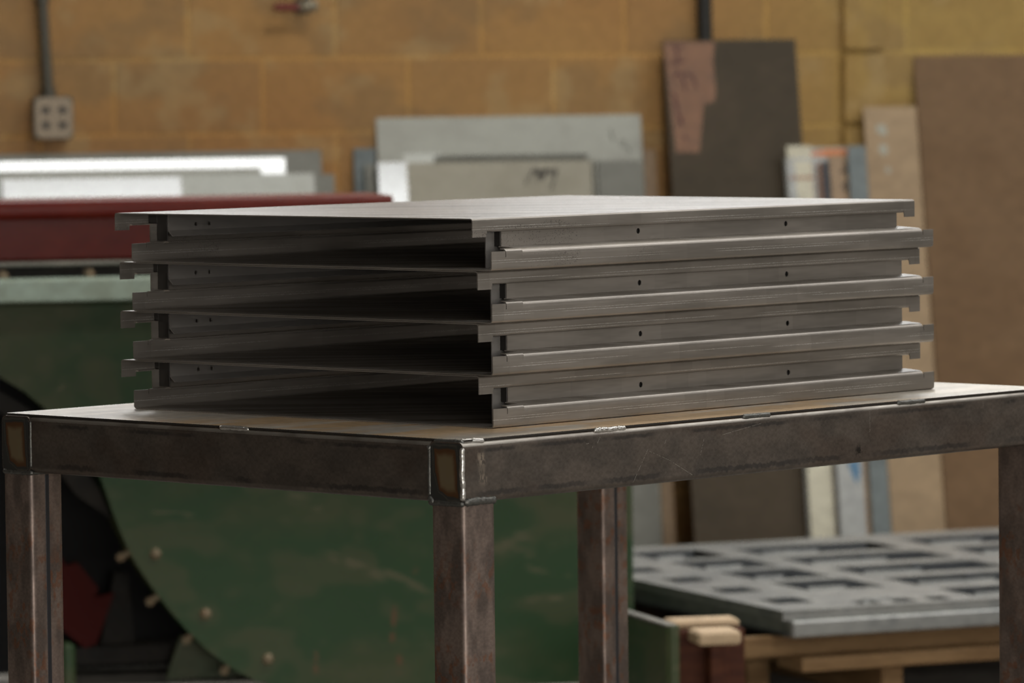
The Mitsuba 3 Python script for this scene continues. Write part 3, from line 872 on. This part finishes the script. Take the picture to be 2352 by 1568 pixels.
def lean(name, label, cat_, mat_, pxl, pxr, py, group=None, **kw):
    L = Lean(pxl, pxr, py, **kw)
    k = thing(name, label, cat_, group)
    part(k, 'sheet', L.mesh(), mat_, M=L.M)
    return k, L


def strokes(k, L, name, lines, w, mat_, label, jitter=0.0):
    """Writing on a sheet: pixel polylines laid on it as thin ink."""
    gs = []
    for ln in lines:
        pts = [L.at(*p)[:2] for p in ln]
        gs.append(LineString(pts).buffer(w, quad_segs=3))
    m = along_z(unary_union(gs), L.th, L.th + 0.0011)
    part(k, name, m, mat_, label, M=L.M)


def patch(k, L, name, pts, mat_, label, h=0.0005):
    m = along_z(Polygon([L.at(*p)[:2] for p in pts]).buffer(0), L.th, L.th + h)
    part(k, name, m, mat_, label, M=L.M)


# tall dark plate with a copper area
worn('mat_dark_plate', (0.058, 0.044, 0.027), (0.075, 0.055, 0.034), 0.7, 2.5, 0.5, 0.1, spec=0.25)
worn('mat_copper', (0.235, 0.122, 0.072), (0.17, 0.095, 0.062), 0.7, 9.0, 0.55, 0.2)
k, L = lean('metal_plate', 'tall dark metal plate with a copper-coloured marked patch, leaning on the wall', 'metal plate', 'mat_dark_plate', 1522, 1827, 93, k=0.05, tan=0.22, th=0.004)
patch(k, L, 'copper_patch', ((1524, 96), (1640, 97), (1638, 150), (1644, 200), (1642, 232), (1616, 240), (1611, 300), (1606, 350), (1553, 350), (1540, 240)), 'mat_copper', 'bare copper-coloured patch')
strokes(k, L, 'marker_writing', [[(1542, 106), (1566, 108)], [(1554, 108), (1556, 140)], [(1541, 148), (1572, 140)], [(1548, 178), (1556, 164), (1566, 172), (1570, 186), (1575, 206)], [(1575, 168), (1590, 175), (1600, 200)],
                                 [(1544, 214), (1552, 222), (1550, 242)], [(1556, 238), (1556, 262), (1568, 286)], [(1566, 268), (1562, 284)], [(1570, 312), (1578, 320)]], 0.0035, 'mat_ink_purple', 'dark handwriting running down')

# big brown plate, strip beside it and small bundle at the right
REFR = 1.40
k, L = lean('metal_plate', 'large brown metal plate leaning at the right end of the wall', 'metal plate', 'mat_brown_plate', 2098, 2560, 128, tan=0.215, th=0.005)
k, L = lean('metal_plate', 'narrow beige metal plate with pale smudges, leaning beside the large brown plate', 'metal plate', 'mat_beige', 1982, 2104, 246, k=0.035, tan=0.215, th=0.004, ref=1.3)
patch(k, L, 'pale_smudge', ((2012, 288), (2030, 285), (2037, 296), (2036, 312), (2024, 310), (2013, 302)), 'mat_pale_smudge', 'pale smudge')
patch(k, L, 'pale_smudge', ((2020, 333), (2032, 330), (2040, 342), (2036, 356), (2024, 354), (2018, 344)), 'mat_pale_smudge', 'pale smudge')
patch(k, L, 'pale_smudge', ((2034, 384), (2044, 384), (2046, 396), (2036, 398)), 'mat_pale_smudge', 'pale smudge')
RB = 1.17
k, L = lean('steel_strip', 'light grey steel strip at the left edge of the leaning bundle', 'metal strip', 'mat_light_grey', 1801, 1834, 364, k=0.140, tan=0.21, th=0.006, ref=RB)
k, L = lean('board', 'cream board with dark bands, topmost at the left of the leaning bundle', 'board', 'mat_cream', 1806, 1862, 336, k=0.155, tan=0.21, th=0.008, ref=RB)
patch(k, L, 'band', ((1806, 362), (1866, 362), (1867, 370), (1807, 370)), 'mat_light_grey', 'grey band')
patch(k, L, 'band', ((1812, 405), (1870, 405), (1871, 412), (1813, 412)), 'mat_rust', 'brown band')
patch(k, L, 'side_band', ((1806, 372), (1824, 372), (1834, 470), (1815, 470)), 'mat_light_grey', 'grey edge band')
k, L = lean('steel_strip', 'grey steel strip behind the narrow rusty strips of the leaning bundle', 'metal strip', 'mat_light_grey', 1860, 1955, 340, k=0.130, tan=0.21, th=0.004, ref=RB)
patch(k, L, 'orange_band', ((1862, 350), (1898, 342), (1948, 342), (1951, 359), (1900, 360), (1863, 357)), 'mat_orange', 'orange band along the top')
k, L = lean('steel_strip', 'narrow rusty strip next to the cream board in the leaning bundle', 'metal strip', 'mat_rust', 1857, 1866, 374, k=0.146, tan=0.21, th=0.005, ref=RB)
k, L = lean('steel_strip', 'narrow rusty strip next to the black strip in the leaning bundle', 'metal strip', 'mat_rust', 1880, 1889, 374, k=0.146, tan=0.21, th=0.005, ref=RB)
k, L = lean('steel_strip', 'narrow black strip in the middle of the leaning bundle', 'metal strip', 'mat_navy', 1888, 1903, 373, k=0.154, tan=0.21, th=0.005, ref=RB)
k, L = lean('board', 'beige board with dark scribbles right of the black strip in the leaning bundle', 'board', 'mat_tan', 1904, 1953, 358, k=0.142, tan=0.21, th=0.006, ref=RB)
strokes(k, L, 'scribble', [[(1938, 374), (1946, 384), (1940, 392), (1930, 396)], [(1948, 386), (1944, 398)], [(1946, 418), (1936, 424), (1940, 436), (1948, 430)]], 0.0028, 'mat_ink', 'dark scribbles')
k, L = lean('steel_angle', 'blue-grey steel angle at the right edge of the leaning bundle', 'steel bar', 'mat_blue_grey', 1946, 1988, 336, k=0.160, tan=0.21, th=0.007, ref=RB)
part(k, 'leg', cbox((L.w - 0.006, 0, -0.04), (L.w, L.len, 0.0)), 'mat_blue_grey', M=L.M)
k, L = lean('steel_strip', 'light strip with a blue paint mark in the leaning bundle, seen under the table', 'metal strip', 'mat_light_grey', 1917, 1977, 1000, k=0.185, tan=0.21, th=0.005, ref=RB)
patch(k, L, 'blue_mark', ((1946, 1060), (1973, 1056), (1976, 1085), (1968, 1112), (1957, 1090)), 'mat_blue_mark', 'blue paint mark')

# aluminium sheets in the middle
RM = 1.24
k, L = lean('aluminium_sheet', 'tallest of the aluminium sheets leaning in the middle of the wall', 'metal sheet', 'mat_alu', 863, 1472, 268, k=0.0, tan=0.17, th=0.003)
_a, _b = L.at(925, 353), L.at(1016, 369)
part(k, 'tab', place(cbox((0, -0.035, 0.0), (_b[0] - _a[0], 0.0, 0.002)), L.M @ frame((_a[0], _a[1], 0.0035), [1, 0, 0], [0, math.cos(0.06), math.sin(0.06) * -1], [0, math.sin(0.06), math.cos(0.06)])), 'mat_alu_pale', 'bright tilted tab')
strokes(k, L, 'marker_writing', [[(1402, 300), (1408, 322)], [(1422, 326), (1434, 324), (1428, 334)], [(1430, 336), (1446, 340), (1444, 352)]], 0.003, 'mat_alu_grey', 'faint handwriting')
k, L = lean('aluminium_sheet', 'grey aluminium sheet, lower right of the middle stack on the wall', 'metal sheet', 'mat_alu_grey', 1372, 1474, 370, k=0.016, tan=0.17, th=0.003, ref=RM)
k, L = lean('aluminium_sheet', 'added dark aluminium sheet standing in for the shaded gap above the digit-marked sheet', 'metal sheet', 'mat_alu_gap_shade', 1000, 1350, 357, k=0.012, tan=0.17, th=0.003, ref=RM)  # extra sheet put in for the shaded gap
k, L = lean('aluminium_sheet', 'aluminium sheet marked with handwritten digits, in front of the tallest sheet', 'metal sheet', 'mat_alu_warm', 866, 1366, 373, k=0.024, tan=0.17, th=0.003, ref=RM)
strokes(k, L, 'marker_writing', [[(1226, 388), (1207, 420)], [(1240, 398), (1232, 388), (1226, 396), (1236, 401), (1242, 390), (1234, 414)], [(1256, 388), (1246, 392), (1252, 402), (1244, 411), (1238, 406), (1254, 396), (1258, 388)],
                                 [(1272, 390), (1262, 392), (1264, 402), (1274, 396), (1278, 388), (1272, 414), (1266, 434)]], 0.0026, 'mat_ink', 'handwritten digits 1989')
part(k, 'folded_edge', cbox((L.w - 0.008, 0, L.th), (L.w, L.len, L.th + 0.012)), 'mat_alu', M=L.M)
k, L = lean('aluminium_sheet', 'short bright aluminium sheet at the left of the middle stack', 'metal sheet', 'mat_alu_bright', 866, 934, 374, k=0.036, tan=0.225, th=0.003, ref=RM)
k, L = lean('board', 'tan wooden board edge right of the aluminium sheets', 'board', 'mat_tan', 1478, 1506, 345, k=0.0, tan=0.17, th=0.015)
k, L = lean('steel_angle', 'dark blue-grey post left of the tallest aluminium sheet', 'steel bar', 'mat_blue_grey', 812, 862, 342, k=0.0, tan=0.12, th=0.012)
k, L = lean('steel_strip', 'grey strip between the dark post and the tallest aluminium sheet', 'metal strip', 'mat_alu_grey', 838, 868, 378, k=0.03, tan=0.15, th=0.004, ref=1.1)

# aluminium sheets at the left
RLf = 1.15
for lab, m_, a_, b_, y_, k_, tn in (('rearmost grey aluminium sheet of the left stack, reaching furthest up', 'mat_alu_grey', -420, 738, 354, 0.0, 0.18),
                                    ('second aluminium sheet from the back of the left stack, with a bright upper edge', 'mat_alu_bright', -420, 655, 371, 0.014, 0.18),
                                    ('third aluminium sheet from the back of the left stack', 'mat_alu', -420, 600, 394, 0.028, 0.18),
                                    ('small grey aluminium sheet at the right end of the left stack', 'mat_alu_grey', 560, 768, 403, 0.040, 0.18),
                                    ('pale aluminium sheet second from the front of the left stack', 'mat_alu_pale', -420, 722, 408, 0.052, 0.18),
                                    ('mirror-bright aluminium sheet at the front of the left stack, above the red beam', 'mat_alu_bright', 4, 416, 410, 0.066, 0.225)):
    lean('aluminium_sheet', lab, 'metal sheet', m_, a_, b_, y_, k=k_, tan=tn, th=0.003, ref=RLf)

# ------------------------------------------------------------------ louvred tray on wooden pallets, lower right
ZTR = 0.205
F0 = hit(1797, 1403, (0, 0, ZTR), np.array([0, 0, 1.0]))
TB = math.radians(11.0)
MB = rotz(TB, F0)
tray = thing('louvred_tray', 'dark grey louvred metal panel lying flat on wooden pallets, under the table', 'metal panel')
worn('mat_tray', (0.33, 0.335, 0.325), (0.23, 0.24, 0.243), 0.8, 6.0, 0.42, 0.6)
worn('mat_tray_shaded', (0.026, 0.030, 0.035), (0.016, 0.019, 0.023), 0.8, 6.0, 0.5, 0.4)  # shade inside the slots put into the colour
TWa, TWb = 1.55, 1.42
plate = rrect(0, 0, TWa, TWb, 0.004)
slots = []
colA = [(0.235, 0.425), (0.50, 0.875), (0.965, 1.32), (1.40, 1.52)]
nrow = 5
pitch = (TWb - 0.12) / nrow
for ci, (a0, a1) in enumerate(colA):
    for r in range(nrow):
        b0 = 0.075 + r * pitch - 0.02 * (ci % 2)
        if ci == 0 and r == 0:
            continue
        slots.append((a0, b0, a1, b0 + pitch * (0.72 if ci else 0.78)))
for r in range(5):
    bb = 0.13 + r * 0.25
    slots.append((0.055, bb, 0.145, bb + 0.11))
for k_ in range(3):
    slots.append((0.21 + 0.085 * k_, 0.035, 0.265 + 0.085 * k_, 0.105))
for s_ in slots:
    plate = plate.difference(rrect(*s_, 0.006, 3))
part(tray, 'top_sheet', along_z(plate, -0.003, 0.0), 'mat_tray', 'grey sheet with rows of slots', M=MB)
part(tray, 'back_sheet', cbox((0.004, 0.004, -0.055), (TWa - 0.004, TWb - 0.004, -0.052)), 'mat_tray_shaded', M=MB)
for (a, b) in (((0.002, 0.002, -0.022), (TWa, 0.005, -0.003)), ((0.002, 0.002, -0.022), (0.005, TWb, -0.003)), ((TWa - 0.005, 0.002, -0.022), (TWa - 0.002, TWb, -0.003)), ((0.002, TWb - 0.005, -0.022), (TWa, TWb - 0.002, -0.003))):
    part(tray, 'rim', cbox(a, b, 0.001), 'mat_tray', M=MB)
lowrim = [((0.018, -0.012, -0.058), (TWa, 0.006, -0.022)), ((0.018, 0.0, -0.058), (0.022, TWb, -0.022)), ((0.018, TWb - 0.01, -0.058), (TWa, TWb - 0.006, -0.022))]
for (a, b) in lowrim:
    part(tray, 'lower_rim', cbox(a, b, 0.004), 'mat_tray', M=MB)
for ci, (a0, a1) in enumerate(colA):
    for r in range(nrow):
        b0 = 0.075 + r * pitch - 0.02 * (ci % 2)
        b1 = b0 + pitch * (0.72 if ci else 0.78)
        bp = Polygon([(b1 - 0.022, -0.050), (b1 - 0.016, -0.050), (b1 + 0.004, -0.0035), (b1 - 0.002, -0.0035)])
        part(tray, 'blade', along_x(bp, a0 + 0.004, a1 - 0.004), 'mat_tray_shaded', M=MB)
        lip = Polygon([(b0 + 0.010, -0.050), (b0 + 0.014, -0.050), (b0 + 0.034, 0.004), (b0 + 0.030, 0.005)])
        part(tray, 'lip', along_x(lip, a0 + 0.012, a0 + (a1 - a0) * (0.55 if r % 2 else 0.42)), 'mat_tray', M=MB)
        if ci in (1, 2):
            part(tray, 'clip', cbox((a0 + 0.20, b1 - 0.045, -0.045), (a0 + 0.215, b1 - 0.024, 0.002), 0.001), 'mat_navy', M=MB)

pal = thing('pallet', 'wooden pallet of rough boards carrying the louvred panel', 'pallet')


def pb(px0, py0, px1, py1, b, depth, m_, name='board', parent=pal, lab=None):
    """A board of the pallet whose front stands at distance b behind the tray's front edge, seen between two pixels."""
    A, B = pix(px0, py0, MB, 1, b), pix(px1, py1, MB, 1, b)
    part(parent, name, cbox((A[0], b, B[2]), (B[0], b + depth, A[2]), 0.003), m_, lab, M=MB)
    return A, B


A, B = pix(1706, 1450, MB, 1, 0.05), pix(2290, 1502, MB, 1, 0.05)
zt, zb_ = -0.0585, float(pix(1800, 1507, MB, 1, 0.05)[2])
part(pal, 'side_board', cbox((float(A[0]), 0.05, zb_), (1.5, 0.075, zt), 0.003), 'mat_wood', 'wide rough board', M=MB)
A2 = pix(1842, 1507, MB, 1, 0.0)
z2 = float(pix(1842, 1545, MB, 1, 0.0)[2])
part(pal, 'deck_board', cbox((float(A2[0]), 0.0, z2), (1.5, 0.12, zb_ - 0.001), 0.003), 'mat_wood', 'front deck board', M=MB)
for j in range(1, 7):
    part(pal, 'deck_board', cbox((float(A2[0]) - 0.05, 0.04 + 0.19 * j, z2), (1.5, 0.16 + 0.19 * j, zb_ - 0.001), 0.003), 'mat_wood', M=MB)
ZF = -ZTR + 0.001
for xx in (2026, 2560):
    q = pix(xx, 1545, MB, 1, 0.02)
    part(pal, 'stringer', cbox((float(q[0]), 0.02, ZF), (float(q[0]) + 0.052, 1.3, z2 - 0.0005), 0.003), 'mat_wood', M=MB)
q = pix(1700, 1545, MB, 1, 0.25)
part(pal, 'stringer', cbox((float(q[0]) + 0.02, 0.25, ZF), (float(q[0]) + 0.072, 1.3, z2 - 0.0005), 0.003), 'mat_wood', M=MB)

# red-brown crate and planks left of the pallet
YC = 9.76
cr = thing('wooden_crate', 'red-brown wooden crate in the shade left of the pallet', 'crate')
a, b = at(1452, 1452, YC), at(1712, 1600, YC)
part(cr, 'side', cbox((a[0], YC, 0.002), (b[0], YC + 0.02, a[2]), 0.003), 'mat_wood_red')
part(cr, 'side', cbox((a[0], YC + 0.0205, 0.002), (a[0] + 0.02, YC + 0.22, a[2]), 0.003), 'mat_wood_red')
part(cr, 'side', cbox((b[0] - 0.02, YC + 0.0205, 0.002), (b[0], YC + 0.22, a[2]), 0.003), 'mat_wood_red')
part(cr, 'cleat', cbox((a[0] + 0.175, YC - 0.018, 0.002), (a[0] + 0.20, YC, a[2]), 0.003), 'mat_wood_red')
pl = at(1540, 1429, YC + 0.02)
pr = at(1700, 1446, YC + 0.02)
single('plank', cbox((pl[0], YC + 0.02, a[2] + 0.0005), (pr[0], YC + 0.09, a[2] + 0.018), 0.006), 'mat_wood_pale', 'long pale plank lying on the red-brown crate below the louvred panel', 'plank')
pl = at(1604, 1452, YC - 0.12)
pr = at(1704, 1480, YC - 0.12)
blk = thing('wood_offcut', 'short pale wood offcut with a bright top in front of the red-brown crate', 'offcut')
part(blk, 'piece', cbox((pl[0], YC - 0.12, pr[2]), (pr[0], YC - 0.03, pl[2]), 0.006), 'mat_wood_pale')
part(blk, 'prop', cbox((pl[0] + 0.03, YC - 0.10, 0.002), (pl[0] + 0.055, YC - 0.05, pr[2] - 0.0005), 0.003), 'mat_wood_red')

# green steel channel post, lower right of the back leg
YG = 9.30
g1, g2, g3 = at(1536, 1440, YG), at(1561, 1440, YG), at(1561, 1640, YG)
ga = at(1420, 1392, YG + 0.30)
post = thing('steel_trestle', 'green steel trestle end between the back table leg and the pallets', 'trestle')
part(post, 'post', cbox((g1[0], YG, 0.002), (g2[0], YG + 0.012, g1[2] + 0.004), 0.004), 'mat_green')
top_pts = [(g1[0], YG), (g1[0], YG + 0.06)]
dx = g1[0] - ga[0]
part(post, 'side', place(cbox((0, 0, 0.30 * ga[2]), (0.010, 0.42, 0.0 + g1[2]), 0.003), rotz(math.atan2(dx, 0.30), (g1[0] - 0.004, YG + 0.004, 0))), 'mat_green')
part(post, 'top_cap', place(cbox((-0.003, -0.004, g1[2]), (0.020, 0.44, g1[2] + 0.006), 0.002), rotz(math.atan2(dx, 0.30), (g1[0] - 0.004, YG + 0.004, 0))), 'mat_grey_steel')
part(post, 'foot', cbox((g1[0] - 0.05, YG - 0.03, 0.0005), (g2[0] + 0.05, YG + 0.06, 0.0025), 0.001), 'mat_green')
